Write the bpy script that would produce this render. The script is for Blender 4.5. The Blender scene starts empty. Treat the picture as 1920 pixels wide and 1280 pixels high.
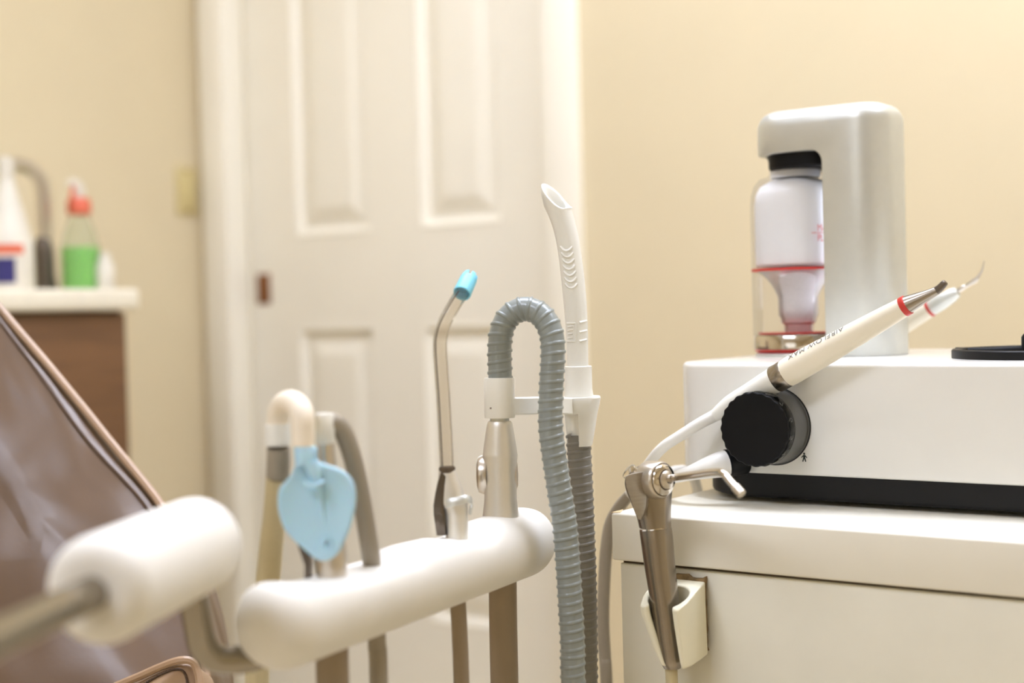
import bpy, bmesh, math, random
from mathutils import Vector as V, Matrix
import numpy as np
random.seed(4)
sc = bpy.context.scene
COL = sc.collection

# ------------------------------------------------------------------ camera
FPX = 2667.0                     # 50 mm lens on a 36 mm sensor, 1920 px wide
YAW, PITCH, ROLL, EYE = math.radians(36), math.atan(50/2667), .027, .86
F0 = V((-math.sin(YAW), math.cos(YAW), 0)); R0 = V((math.cos(YAW), math.sin(YAW), 0)); Z = V((0, 0, 1))
FW = F0*math.cos(PITCH) - Z*math.sin(PITCH)
U0 = Z*math.cos(PITCH) + F0*math.sin(PITCH)
RT = R0*math.cos(ROLL) - U0*math.sin(ROLL)
UP = U0*math.cos(ROLL) + R0*math.sin(ROLL)
CAM = V((0, 0, EYE))
cd = bpy.data.cameras.new('camera'); cam = bpy.data.objects.new('camera', cd); COL.objects.link(cam)
cd.lens = 50; cd.sensor_width = 36; cd.clip_start = .02
cam.matrix_world = Matrix(((RT.x, UP.x, -FW.x, CAM.x), (RT.y, UP.y, -FW.y, CAM.y), (RT.z, UP.z, -FW.z, CAM.z), (0, 0, 0, 1)))
cd.dof.use_dof = True; cd.dof.focus_distance = 1.175; cd.dof.aperture_fstop = 2.9
sc.camera = cam
# ------------------------------------------------------------------ world, exposure, light levels
w = bpy.data.worlds.new('world'); sc.world = w; w.use_nodes = True
w.node_tree.nodes['Background'].inputs[0].default_value = (.9, .85, .75, 1)
w.node_tree.nodes['Background'].inputs[1].default_value = .25
sc.view_settings.view_transform = 'Standard'; sc.view_settings.look = 'None'
sc.view_settings.gamma = 1; sc.view_settings.use_curve_mapping = False
sc.view_settings.exposure = .0
CEILING_LIGHT = 13.8
WINDOW_LIGHT = .8
CEILING_SPOTS = [(-1.0, 1.15), (.15, 1.6), (-.75, -.9)]
LIGHT_COLOUR = (.945, 1.022, 1.24)

# ------------------------------------------------------------------ measuring helpers (photograph pixel -> point in the room)
def ray(x, y): return FW + RT*((x-960)/FPX) - UP*((y-640)/FPX)
def P(x, y, d): return CAM + ray(x, y)*d
def on(ax, val, x, y):
    r = ray(x, y); return CAM + r*((val-CAM[ax])/r[ax])
def S(px, d): return px*d/FPX

# ------------------------------------------------------------------ materials
def lin(c):
    if isinstance(c, str): c = tuple(int(c[i:i+2], 16)/255 for i in (0, 2, 4))
    return tuple(((x+.055)/1.055)**2.4 if x > .04045 else x/12.92 for x in c) + (1,)
MATS = {}
def mat(name, col, rough=.5, metal=0., var=.04, scale=30., bump=0., bscale=200., coat=0., spec=.5, emit=None, trans=0., sss=0., stretch=None):
    m = bpy.data.materials.new(name); m.use_nodes = True; nt = m.node_tree; b = nt.nodes['Principled BSDF']
    c = lin(col)
    tc = nt.nodes.new('ShaderNodeTexCoord'); mp = nt.nodes.new('ShaderNodeMapping')
    nt.links.new(tc.outputs['Object'], mp.inputs[0])
    if stretch: mp.inputs['Scale'].default_value = stretch
    n = nt.nodes.new('ShaderNodeTexNoise'); n.inputs['Scale'].default_value = scale; n.inputs['Detail'].default_value = 4
    nt.links.new(mp.outputs[0], n.inputs['Vector'])
    cr = nt.nodes.new('ShaderNodeValToRGB'); nt.links.new(n.outputs['Fac'], cr.inputs[0])
    cr.color_ramp.elements[0].position = .3; cr.color_ramp.elements[1].position = .7
    cr.color_ramp.elements[0].color = tuple(x*(1-var) for x in c[:3]) + (1,)
    cr.color_ramp.elements[1].color = tuple(min(1, x*(1+var)) for x in c[:3]) + (1,)
    nt.links.new(cr.outputs[0], b.inputs['Base Color'])
    b.inputs['Roughness'].default_value = rough; b.inputs['Metallic'].default_value = metal
    b.inputs['Specular IOR Level'].default_value = spec
    b.inputs['Coat Weight'].default_value = coat; b.inputs['Coat Roughness'].default_value = .08
    b.inputs['Transmission Weight'].default_value = trans
    if sss: b.inputs['Subsurface Weight'].default_value = sss; b.inputs['Subsurface Scale'].default_value = .004
    if emit: b.inputs['Emission Color'].default_value = lin(emit[0]); b.inputs['Emission Strength'].default_value = emit[1]
    if bump:
        n2 = nt.nodes.new('ShaderNodeTexNoise'); n2.inputs['Scale'].default_value = bscale; n2.inputs['Detail'].default_value = 5
        nt.links.new(mp.outputs[0], n2.inputs['Vector'])
        bp = nt.nodes.new('ShaderNodeBump'); bp.inputs['Strength'].default_value = bump; bp.inputs['Distance'].default_value = .001
        nt.links.new(n2.outputs['Fac'], bp.inputs['Height']); nt.links.new(bp.outputs[0], b.inputs['Normal'])
    MATS[name] = m; return m
def clear(name, tint, gloss=1.0, rough=.03, milk=0.0):
    m = bpy.data.materials.new(name); m.use_nodes = True; nt = m.node_tree; nt.nodes.clear()
    o = nt.nodes.new('ShaderNodeOutputMaterial'); t = nt.nodes.new('ShaderNodeBsdfTransparent'); g = nt.nodes.new('ShaderNodeBsdfGlossy')
    t.inputs[0].default_value = lin(tint); g.inputs['Roughness'].default_value = rough
    fr = nt.nodes.new('ShaderNodeLayerWeight'); fr.inputs['Blend'].default_value = .22
    mu = nt.nodes.new('ShaderNodeMath'); mu.operation = 'MULTIPLY'; mu.inputs[1].default_value = gloss; mu.use_clamp = True
    nt.links.new(fr.outputs['Fresnel'], mu.inputs[0])
    mx = nt.nodes.new('ShaderNodeMixShader'); nt.links.new(mu.outputs[0], mx.inputs[0])
    base = t
    if milk:
        d = nt.nodes.new('ShaderNodeBsdfTranslucent'); d.inputs[0].default_value = (.9, .88, .86, 1)
        d2 = nt.nodes.new('ShaderNodeBsdfDiffuse'); d2.inputs[0].default_value = (.9, .88, .86, 1)
        a = nt.nodes.new('ShaderNodeMixShader'); a.inputs[0].default_value = .5
        nt.links.new(d.outputs[0], a.inputs[1]); nt.links.new(d2.outputs[0], a.inputs[2])
        m2 = nt.nodes.new('ShaderNodeMixShader'); m2.inputs[0].default_value = milk
        n = nt.nodes.new('ShaderNodeTexNoise'); n.inputs['Scale'].default_value = 60
        mr = nt.nodes.new('ShaderNodeMapRange'); mr.inputs['To Min'].default_value = milk*.85; mr.inputs['To Max'].default_value = min(1, milk*1.15)
        nt.links.new(n.outputs['Fac'], mr.inputs['Value']); nt.links.new(mr.outputs[0], m2.inputs[0])
        nt.links.new(t.outputs[0], m2.inputs[1]); nt.links.new(a.outputs[0], m2.inputs[2]); base = m2
    nt.links.new(base.outputs[0], mx.inputs[1]); nt.links.new(g.outputs[0], mx.inputs[2]); nt.links.new(mx.outputs[0], o.inputs[0])
    MATS[name] = m; return m

mat('wall_paint', 'DACAA6', .75, var=.015, scale=6, bump=.05, bscale=300)
mat('ceiling_paint', 'F3EEE2', .9, var=.02, bump=.2, bscale=120)
mat('door_paint', 'F3ECDA', .42, var=.012, scale=8)
mat('floor_vinyl', 'C9B99A', .5, var=.12, scale=9)
mat('brass', '8A5A35', .4, .6, var=.1)
mat('switch_ivory', 'D3C189', .4)
mat('counter_laminate', 'E9E1CC', .35, var=.04, scale=60)
mat('cabinet_wood', '6B4A2C', .5, var=.16, scale=7, stretch=(1, 1, 9))
mat('cart_laminate', 'EFEADB', .42, var=.012, scale=25, bump=.03, bscale=400)
mat('cart_panel', 'E6E1CF', .5, var=.02, scale=25, bump=.05, bscale=500)
mat('gap_dark', '5A4A36', .8)
mat('chip', 'E2C596', .8)
mat('machine_white', 'EAE8E1', .22, var=.006, coat=.4)
mat('machine_black', '121213', .45, var=.1, spec=.25)
mat('black_rubber', '0B0B0D', .5, var=.15, spec=.2)
mat('satin_silver', 'D3D4CE', .38, .6, var=.02, scale=80)
mat('satin_steel', 'D0C8BC', .3, .95, var=.03, scale=60)
mat('brushed_steel', '9F968A', .27, .95, var=.04, scale=60)
mat('plate_steel', 'A59D91', .4, .9, var=.07, scale=40, stretch=(1, 1, 16))
mat('satin_alloy', 'E4E0D7', .42, .65, var=.015, scale=80)
mat('tube_steel', '9A9284', .2, 1., var=.03)
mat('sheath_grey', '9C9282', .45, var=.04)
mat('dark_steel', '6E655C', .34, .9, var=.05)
mat('polished_steel', 'CFC8BE', .14, 1., var=.02)
mat('foam_white', 'EAE6DD', .62, var=.012, scale=40, bump=.06, bscale=900)
mat('plastic_white', 'F1EFE6', .35, var=.008)
mat('plastic_cream', 'EFE9CF', .36, var=.01)
mat('cream_rubber', 'F6EAD6', .5, var=.02)
mat('cable_white', 'E9E6DE', .4, var=.015)
mat('pen_cream', 'F1E8D3', .35, var=.008)
mat('red', 'CE3A33', .4)
mat('print_grey', '6E6C66', .6)
mat('print_red', 'D8564B', .6)
mat('print_black', '14201F', .6)
mat('hose_grey', '8F9592', .3, var=.03, coat=.25)
mat('hose_rib', '8B918D', .3, var=.03, coat=.25)
mat('hose_dark', '7F7B72', .36, var=.03)
mat('hose_tan', '94836C', .42, var=.04)
mat('hose_yellow', 'C4B68F', .45, var=.08, scale=14)
mat('hose_taupe', '9B9180', .42, var=.03)
mat('blue_silicone', 'B6DDF0', .45, var=.02, sss=.2)
mat('blue_tip', '7FD2EA', .4, var=.02)
mat('residue', '8B7350', .9, var=.35, scale=160, bump=.8, bscale=300)
mat('powder', 'F6F5F4', .9, var=.015, scale=40, bump=.3, bscale=200)
mat('green_liquid', '7FCB54', .3, var=.02)
mat('navy', '2F2B66', .5)
mat('orange_red', 'DA6A4C', .5)
mat('white_bottle', 'DDD6C6', .45)
mat('leather', '664F3A', .36, var=.08, scale=9, bump=.12, bscale=160, coat=.1)
mat('leather_light', 'A98B6E', .36, var=.08, scale=20, bump=.2, bscale=90)
mat('stitch', '5E4A3A', .7)
mat('led', 'FFFFFF', .5, emit=('E6ECFF', 2.8))
mat('diffuser', 'FFFFFF', .6)
db = MATS['diffuser'].node_tree.nodes['Principled BSDF']
db.inputs['Emission Color'].default_value = LIGHT_COLOUR + (1,); db.inputs['Emission Strength'].default_value = CEILING_LIGHT
mat('window_sky', 'FFFFFF', .6)
db = MATS['window_sky'].node_tree.nodes['Principled BSDF']
db.inputs['Emission Color'].default_value = (.92, .96, 1, 1); db.inputs['Emission Strength'].default_value = WINDOW_LIGHT
clear('clear_plastic', 'FAFAFB', .4)
clear('clear_vinyl', 'F8F4EC', .65, .1, milk=.14)
clear('smoke_clear', '9A9C9C', .9, .05)
clear('frosted', 'F2F0EE', .5, .2, milk=.78)
clear('frosted_bottle', 'F4F7EE', .3, .2, milk=.16)

# leather gets soft creases
nt = MATS['leather'].node_tree; b = nt.nodes['Principled BSDF']
bp = nt.nodes.new('ShaderNodeBump'); bp.inputs['Strength'].default_value = .8; bp.inputs['Distance'].default_value = .03
nz = nt.nodes.new('ShaderNodeTexNoise'); nz.inputs['Scale'].default_value = 3.2; nz.inputs['Detail'].default_value = 1.5; nz.inputs['Distortion'].default_value = .6
nt.links.new(nz.outputs['Fac'], bp.inputs['Height'])
old = b.inputs['Normal'].links[0].from_node
nt.links.new(bp.outputs[0], old.inputs['Normal'])

# ------------------------------------------------------------------ object helpers
OFF = {}
def root(name, loc, label, cat, group=None, kind=None):
    o = bpy.data.objects.new(name, None); COL.objects.link(o); o.location = loc; o.empty_display_size = .02
    o['label'] = label; o['category'] = cat
    if group: o['group'] = group
    if kind: o['kind'] = kind
    OFF[o] = V(loc); return o
def obj(name, vf, m, parent=None, angle=40, label=None, cat=None, kind=None, group=None, loc=None, flat=False):
    vs, fs = vf
    off = OFF[parent] if parent else (V(loc) if loc is not None else V((0, 0, 0)))
    me = bpy.data.meshes.new(name); me.from_pydata([tuple(V(v)-off) for v in vs], [], [tuple(f) for f in fs]); me.validate()
    bm = bmesh.new(); bm.from_mesh(me); bmesh.ops.recalc_face_normals(bm, faces=bm.faces); bm.to_mesh(me); bm.free()
    if not flat:
        me.polygons.foreach_set('use_smooth', [True]*len(me.polygons)); me.set_sharp_from_angle(angle=math.radians(angle))
    me.materials.append(MATS[m]); me.update()
    o = bpy.data.objects.new(name, me); COL.objects.link(o)
    if parent: o.parent = parent
    elif loc is not None: o.location = loc
    OFF[o] = off
    if label: o['label'] = label
    if cat: o['category'] = cat
    if kind: o['kind'] = kind
    if group: o['group'] = group
    return o
def join(*parts):
    vs, fs = [], []
    for a, b in parts:
        k = len(vs); vs += list(a); fs += [tuple(i+k for i in f) for f in b]
    return vs, fs
def smooth(pts, k=6):
    """Catmull-Rom through the points (tuples of any length)."""
    p = [np.array(q, float) for q in pts]; p = [2*p[0]-p[1]] + p + [2*p[-1]-p[-2]]; out = []
    for i in range(1, len(p)-2):
        for j in range(k):
            t = j/k; a, b, c, d = p[i-1:i+3]
            out.append(.5*((2*b)+(-a+c)*t+(2*a-5*b+4*c-d)*t*t+(-a+3*b-3*c+d)*t**3))
    out.append(p[-2]); return out
def frames(pts):
    pts = [V(p) for p in pts]; T = []
    for i in range(len(pts)):
        a = pts[max(i-1, 0)]; b = pts[min(i+1, len(pts)-1)]; T.append((b-a).normalized())
    n = T[0].cross(V((0, 0, 1)));
    if n.length < .05: n = T[0].cross(V((1, 0, 0)))
    n.normalize(); N = []
    for i in range(len(pts)):
        if i: n = (n - T[i]*n.dot(T[i])).normalized()
        N.append((n.copy(), T[i].cross(n).normalized(), T[i]))
    return pts, N
def sweep(pts, rad, n=20, cap=True, ell=(1, 1)):
    pts, N = frames(pts)
    if not hasattr(rad, '__len__'): rad = [rad]*len(pts)
    vs, fs = [], []
    for p, (a, b, t), r in zip(pts, N, rad):
        for j in range(n):
            q = 2*math.pi*j/n; vs.append(p + a*(math.cos(q)*r*ell[0]) + b*(math.sin(q)*r*ell[1]))
    for i in range(len(pts)-1):
        for j in range(n):
            k = (j+1) % n; fs.append((i*n+j, i*n+k, (i+1)*n+k, (i+1)*n+j))
    if cap: fs.append(tuple(range(n))[::-1]); fs.append(tuple((len(pts)-1)*n+j for j in range(n)))
    return vs, fs
def tube(pts, rad, k=6, n=20, cap=True, ell=(1, 1)):
    """pts: (x,y,z) or (x,y,z,r) control points, splined."""
    if len(pts[0]) == 3:
        return sweep(smooth(pts, k), rad, n, cap, ell)
    q = smooth(pts, k); return sweep([a[:3] for a in q], [a[3] for a in q], n, cap, ell)
def lathe(prof, o, ax=Z, n=40, cap=True):
    """prof: list of (radius, distance along ax) from o."""
    o = V(o); ax = V(ax).normalized(); a = ax.cross(V((0, 1, 0)))
    if a.length < .05: a = ax.cross(V((1, 0, 0)))
    a.normalize(); b = ax.cross(a); vs, fs = [], []
    for r, h in prof:
        for j in range(n):
            q = 2*math.pi*j/n; vs.append(o + ax*h + a*(r*math.cos(q)) + b*(r*math.sin(q)))
    for i in range(len(prof)-1):
        for j in range(n):
            k = (j+1) % n; fs.append((i*n+j, i*n+k, (i+1)*n+k, (i+1)*n+j))
    if cap: fs.append(tuple(range(n))[::-1]); fs.append(tuple((len(prof)-1)*n+j for j in range(n)))
    return vs, fs
def loft(rings, cap=True, closed=True):
    n = len(rings[0]); vs = [v for r in rings for v in r]; fs = []
    for i in range(len(rings)-1):
        for j in range(n if closed else n-1):
            k = (j+1) % n; fs.append((i*n+j, i*n+k, (i+1)*n+k, (i+1)*n+j))
    if cap: fs.append(tuple(range(n))[::-1]); fs.append(tuple((len(rings)-1)*n+j for j in range(n)))
    return vs, fs
def box(x0, x1, y0, y1, z0, z1, bev=0., seg=2):
    bm = bmesh.new(); bmesh.ops.create_cube(bm, size=1)
    for v in bm.verts: v.co = V(((x0+x1)/2+v.co.x*(x1-x0), (y0+y1)/2+v.co.y*(y1-y0), (z0+z1)/2+v.co.z*(z1-z0)))
    if bev: bmesh.ops.bevel(bm, geom=bm.edges[:], offset=bev, segments=seg, profile=.5, affect='EDGES')
    r = ([v.co.copy() for v in bm.verts], [[v.index for v in f.verts] for f in bm.faces]); bm.free(); return r
def rrect(x0, x1, y0, y1, r, k=8):
    pts = []
    for cx, cy, a0 in ((x1-r, y1-r, 0), (x0+r, y1-r, 90), (x0+r, y0+r, 180), (x1-r, y0+r, 270)):
        for j in range(k+1):
            a = math.radians(a0+90*j/k); pts.append((cx+r*math.cos(a), cy+r*math.sin(a)))
    return pts
def rprism(x0, x1, y0, y1, z0, z1, r, ft=0., fb=0., k=8, seg=5):
    """prism with rounded plan and rounded top / bottom edges"""
    lv = []
    if fb:
        for j in range(seg): a = math.pi/2*j/seg; lv.append((fb*(1-math.sin(a)), z0+fb*(1-math.cos(a))))
    lv.append((0, z0+fb))
    lv.append((0, z1-ft))
    if ft:
        for j in range(1, seg+1): a = math.pi/2*j/seg; lv.append((ft*(1-math.cos(a)), z1-ft+ft*math.sin(a)))
    rings = [[V((x, y, z)) for x, y in rrect(x0+i, x1-i, y0+i, y1-i, max(r-i, .001), k)] for i, z in lv]
    return loft(rings)
def slab(outline, normal, thick, bev=.0, seg=3, mid=False):
    """outline: world points in about one plane; extruded by thick along normal, edges rounded on both faces"""
    nrm = V(normal).normalized(); c = sum((V(p) for p in outline), V((0, 0, 0)))/len(outline); rings = []
    lv = []
    for j in range(seg+1): a = math.pi/2*j/seg; lv.append((bev*(1-math.sin(a)), bev*(1-math.cos(a))))
    lv2 = [(i, thick-h) for i, h in lv][::-1]
    for ins, h in lv+lv2:
        ring = []
        for p in outline:
            p = V(p); d = (c-p); L = d.length; ring.append(p + d*(min(ins/L, .9)) + nrm*h)
        rings.append(ring)
    return loft(rings)
def evaluated(o):
    dg = bpy.context.evaluated_depsgraph_get(); me = bpy.data.meshes.new_from_object(o.evaluated_get(dg)); return me
def cut(o, cutters, bevel=0.):
    """boolean difference, baked into the mesh"""
    tmp = []
    for vf in cutters:
        c = obj('cutter', vf, 'gap_dark'); tmp.append(c)
        c.location = -OFF[o]; c.parent = None
        md = o.modifiers.new('cut', 'BOOLEAN'); md.operation = 'DIFFERENCE'; md.object = c; md.solver = 'EXACT'
        c.location = (0, 0, 0)
    if bevel:
        bv = o.modifiers.new('bev', 'BEVEL'); bv.width = bevel; bv.segments = 2; bv.limit_method = 'ANGLE'; bv.angle_limit = math.radians(50)
    bpy.context.view_layer.update()
    me = evaluated(o); o.modifiers.clear(); o.data = me
    for c in tmp:
        bpy.data.objects.remove(c, do_unlink=True)
    me.polygons.foreach_set('use_smooth', [True]*len(me.polygons)); me.set_sharp_from_angle(angle=math.radians(35)); me.update()
def text_mesh(body, size, spacing=1.0):
    cu = bpy.data.curves.new('lettering', 'FONT'); cu.body = body; cu.size = size; cu.space_character = spacing; cu.align_x = 'CENTER'; cu.align_y = 'CENTER'
    o = bpy.data.objects.new('lettering', cu); COL.objects.link(o); bpy.context.view_layer.update()
    me = evaluated(o)
    bm = bmesh.new(); bm.from_mesh(me); bmesh.ops.triangulate(bm, faces=bm.faces[:])
    r = ([v.co.copy() for v in bm.verts], [[v.index for v in f.verts] for f in bm.faces]); bm.free()
    bpy.data.objects.remove(o, do_unlink=True); bpy.data.meshes.remove(me); return r
def disc_prism(outline, ext):
    """outline points extruded by vector ext"""
    a = [V(p) for p in outline]; return loft([a, [p+V(ext) for p in a]])

# ================================================================== THE ROOM
YW = 2.226; XL = on(1, YW, 373, 300).x; XR = 1.9; YF = -2.6; ZC = 2.6; T = .12
YD = YW+.055                                        # face of the sliding door, set back in its frame
DX0 = on(1, YD, 462, 300).x; DX1 = on(1, YW, 1030, 300).x; DZ = 2.05
obj('floor', box(XL-T, XR+T, YF-T, YW+T+.2, -.1, 0), 'floor_vinyl', kind='structure', label='beige vinyl floor of the treatment room')
obj('ceiling', box(XL-T, XR+T, YF-T, YW+T+.2, ZC, ZC+.1), 'ceiling_paint', kind='structure', label='white ceiling of the treatment room')
wb = obj('wall_back', join(box(XL-T, DX0, YW, YW+.2, 0, ZC), box(DX1, XR+T, YW, YW+.2, 0, ZC), box(DX0, DX1, YW, YW+.2, DZ, ZC)), 'wall_paint', kind='structure', label='beige painted wall holding the white door')
obj('wall_left', box(XL-T, XL, YF-T, YW, 0, ZC), 'wall_paint', kind='structure', label='beige painted wall behind the sink counter')
obj('wall_right', box(XR, XR+T, YF-T, YW, 0, ZC), 'wall_paint', kind='structure', label='beige painted wall right of the cart')
WX0, WX1, WZ0, WZ1 = -1.3, .5, 1.0, 2.1
obj('wall_front', join(box(XL, WX0, YF-T, YF, 0, ZC), box(WX1, XR, YF-T, YF, 0, ZC), box(WX0, WX1, YF-T, YF, 0, WZ0), box(WX0, WX1, YF-T, YF, WZ1, ZC)), 'wall_paint', kind='structure', label='beige painted wall with the window')
win = root('window_1', ((WX0+WX1)/2, YF, WZ0), 'white framed window letting daylight in', 'window', kind='structure')
obj('pane', box(WX0, WX1, YF-.09, YF-.08, WZ0, WZ1), 'window_sky', win)
for x0, x1, z0, z1 in ((WX0, WX1, WZ0, WZ0+.05), (WX0, WX1, WZ1-.05, WZ1), (WX0, WX0+.05, WZ0, WZ1), (WX1-.05, WX1, WZ0, WZ1), (-.425, -.375, WZ0, WZ1)):
    obj('frame', box(x0, x1, YF-.08, YF-.02, z0, z1, .004), 'door_paint', win)
obj('baseboard_back', box(DX1+.09, XR, YW-.012, YW, 0, .1, .003), 'door_paint', kind='structure', label='white baseboard under the beige back wall')
# --- door with four raised panels
door = root('door_1', ((DX0+DX1)/2, YD, 0), 'white panelled sliding door behind the hoses', 'door', kind='structure')
cols = [(on(1, YD, 548, 300).x, on(1, YD, 697, 300).x), (on(1, YD, 782, 300).x, on(1, YD, 943, 300).x)]
zu = on(1, YD, 740, 436).z; zl = on(1, YD, 740, 607).z
rows = [(zu, DZ-.13), (.22, zl)]
xs = [DX0, cols[0][0], cols[0][1], cols[1][0], cols[1][1], DX1+.02]; TH = .035
for i in (0, 2, 4): obj('stile', box(xs[i], xs[i+1], YD, YD+TH, .01, DZ), 'door_paint', door)
for c0, c1 in cols:
    for z0, z1 in ((.01, rows[1][0]), (rows[1][1], rows[0][0]), (rows[0][1], DZ)):
        obj('rail', box(c0, c1, YD, YD+TH, z0, z1), 'door_paint', door)
    for z0, z1 in rows:
        # sticking sloping in, a flat, then the raised field
        lv = [(0, 0), (.008, -.002), (.022, .012), (.032, .012), (.065, .002), (.068, .002)]
        rings = [[V((x, YD+d, z)) for x, z in ((c0+i, z0+i), (c1-i, z0+i), (c1-i, z1-i), (c0+i, z1-i))] for i, d in lv]
        n = 4; vs = [v for r in rings for v in r]; fs = []
        for i in range(len(rings)-1):
            for j in range(4): k = (j+1) % 4; fs.append((i*4+j, i*4+k, (i+1)*4+k, (i+1)*4+j))
        fs.append(tuple((len(rings)-1)*4+j for j in range(4)))
        obj('panel', (vs, fs), 'door_paint', door, angle=15)
px0 = on(1, YD, 483, 540); px1 = on(1, YD, 507, 540); pz0 = on(1, YD, 495, 570).z; pz1 = on(1, YD, 495, 513).z
fp = obj('flush_pull', box(px0.x, px1.x, YD-.003, YD+.006, pz0, pz1, .0015), 'brass', door, label='brown flush pull let into the door')
obj('recess', box(px0.x+.005, px1.x-.005, YD-.0035, YD, pz0+.006, pz1-.006, .0005), 'brass', fp)
cl0 = on(1, YW-.016, 376, 300).x
obj('trim_1', box(cl0, DX0+.005, YW-.016, YW+.05, 0, DZ+.08, .004), 'door_paint', kind='structure', label='wide white door casing beside the light switch')
obj('trim_2', box(DX1-.004, on(1, YW-.016, 1082, 300).x, YW-.016, YW+.05, 0, DZ+.08, .004), 'door_paint', kind='structure', label='white door casing beside the bare beige wall')
obj('trim_3', box(cl0, on(1, YW-.016, 1082, 300).x, YW-.017, YW+.05, DZ, DZ+.085, .004), 'door_paint', kind='structure', label='white head casing over the door')
# --- light switch
a = on(0, XL, 328, 312); b2 = on(0, XL, 368, 404)
sw = root('light_switch', (XL, (a.y+b2.y)/2, b2.z), 'ivory wall plate with a rocker switch beside the door casing', 'light switch')
obj('plate', box(XL, XL+.006, a.y, b2.y, b2.z, a.z, .002), 'switch_ivory', sw)
ym_ = (a.y+b2.y)/2; zm_ = (a.z+b2.z)/2
obj('rocker', box(XL+.005, XL+.011, ym_-.016, ym_+.016, zm_-.032, zm_+.032, .002), 'switch_ivory', sw)
for s in (-1, 1): obj('screw', lathe([(.004, 0), (.004, .0015), (.003, .002)], (XL+.006, ym_, zm_+s*.046), (1, 0, 0), 12), 'brass', sw)
# --- ceiling lights
for i, (cx, cy) in enumerate(CEILING_SPOTS):
    lr = root('ceiling_light', (cx, cy, ZC), ('flat white ceiling panel light nearest the sink counter', 'flat white ceiling panel light over the cart cabinet', 'flat white ceiling panel light nearest the window')[i], 'ceiling light', 'ceiling panel lights')
    obj('frame', join(box(cx-.62, cx+.62, cy-.32, cy-.3, ZC-.03, ZC), box(cx-.62, cx+.62, cy+.3, cy+.32, ZC-.03, ZC), box(cx-.62, cx-.6, cy-.3, cy+.3, ZC-.03, ZC), box(cx+.6, cx+.62, cy-.3, cy+.3, ZC-.03, ZC)), 'plastic_white', lr)
    obj('diffuser', box(cx-.6, cx+.6, cy-.3, cy+.3, ZC-.02, ZC-.015), 'diffuser', lr)

# ================================================================== SINK COUNTER
XC = XL+.45
e1 = on(0, XC, 263, 545); z_ct = on(0, XC, 130, 541).z; z_cb = on(0, XC, 130, 583).z
ye = e1.y
bc = root('base_cabinet', ((XL+XC)/2, 1.2, 0), 'dark brown wood base cabinet under the sink counter', 'cabinet')
obj('carcass', box(XL+.004, XC-.04, .3, ye-.015, .1, z_cb), 'cabinet_wood', bc)
obj('plinth', box(XL+.004, XC-.08, .3, ye-.02, 0, .1), 'machine_black', bc)
y = ye-.018
for i in range(3):
    d = obj('door', box(XC-.04, XC-.02, y-.42, y, .11, z_cb-.004, .003), 'cabinet_wood', bc); y -= .425
    obj('handle', tube([(XC-.02, y+.05, .62), (XC, y+.05, .62), (XC, y+.05, .74), (XC-.02, y+.05, .74)], .005, n=10), 'satin_steel', d)
obj('countertop', box(XL, XC, .28, ye, z_cb, z_ct, .008, 3), 'counter_laminate', None, label='off-white laminate countertop with sink items on it', cat='countertop', loc=((XL+XC)/2, 1.2, z_cb))
# green spray bottle
def at_counter(px, back): return on(0, XC-back, px, 541)
g = at_counter(153, .14); g.z = z_ct; d_ = (g-CAM).dot(FW); hz = on(0, XC-.14, 150, 345).z
k = d_/FPX
sb = root('spray_bottle', g, 'clear spray bottle of green liquid with a red collar', 'bottle')
zz = lambda py: on(0, XC-.14, 153, py).z
obj('bottle', lathe([(.0, 0), (34*k, .0), (36*k, .006), (36*k, zz(470)-z_ct), (30*k, zz(440)-z_ct), (17*k, zz(405)-z_ct), (15*k, zz(398)-z_ct)], g, Z, 28), 'frosted_bottle', sb)
obj('liquid', lathe([(.0, .003), (33*k, .003), (34*k, .008), (34*k, zz(464)-z_ct), (0, zz(463)-z_ct)], g, Z, 28), 'green_liquid', sb, label='bright green cleaning liquid')
obj('collar', lathe([(21*k, zz(402)-z_ct), (22*k, zz(398)-z_ct), (22*k, zz(378)-z_ct), (17*k, zz(372)-z_ct)], g, Z, 24), 'orange_red', sb, label='red trigger collar')
tr = g + V((0, 0, zz(372)-z_ct))
obj('trigger_head', tube([tuple(tr)+(.010,), tuple(tr+V((0, 0, .012)))+(.012,), tuple(tr+V((.0, -.004, .022)))+(.011,), tuple(tr+V((.004, -.02, .028)))+(.008,)], 0, n=14), 'white_bottle', sb)
obj('trigger', tube([tuple(tr+V((.006, -.016, .02))), tuple(tr+V((.012, -.024, .004))), tuple(tr+V((.012, -.022, -.016)))], .0035, n=8), 'orange_red', sb)
# white spray bottle with navy label
g = at_counter(18, .12); g.z = z_ct; zz = lambda py: on(0, XC-.12, 18, py).z-z_ct
k = (g-CAM).dot(FW)/FPX
sb = root('cleaner_bottle', g, 'white cone-shouldered cleaner bottle with a navy label', 'bottle')
obj('bottle', lathe([(0, 0), (44*k, 0), (46*k, .005), (46*k, zz(455)), (38*k, zz(430)), (16*k, zz(345)), (13*k, zz(330)), (13*k, zz(322))], g, Z, 28), 'white_bottle', sb)
obj('cap', lathe([(15*k, zz(330)), (15*k, zz(300)), (10*k, zz(296)), (0, zz(296))], g, Z, 20), 'white_bottle', sb)
def arc_patch(c, r, a0, a1, z0, z1, n=12):
    vs, fs = [], []
    for i in range(n+1):
        a = a0+(a1-a0)*i/n
        for z in (z0, z1): vs.append(V((c.x+r*math.cos(a), c.y+r*math.sin(a), c.z+z)))
    for i in range(n): fs.append((2*i, 2*i+2, 2*i+3, 2*i+1))
    return vs, fs
obj('label', arc_patch(g, 46.6*k, math.radians(-110), math.radians(-20), zz(532), zz(485)), 'navy', sb)
obj('label_stripe', arc_patch(g, 46.6*k, math.radians(-75), math.radians(0), zz(478), zz(460)), 'orange_red', sb)
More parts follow.
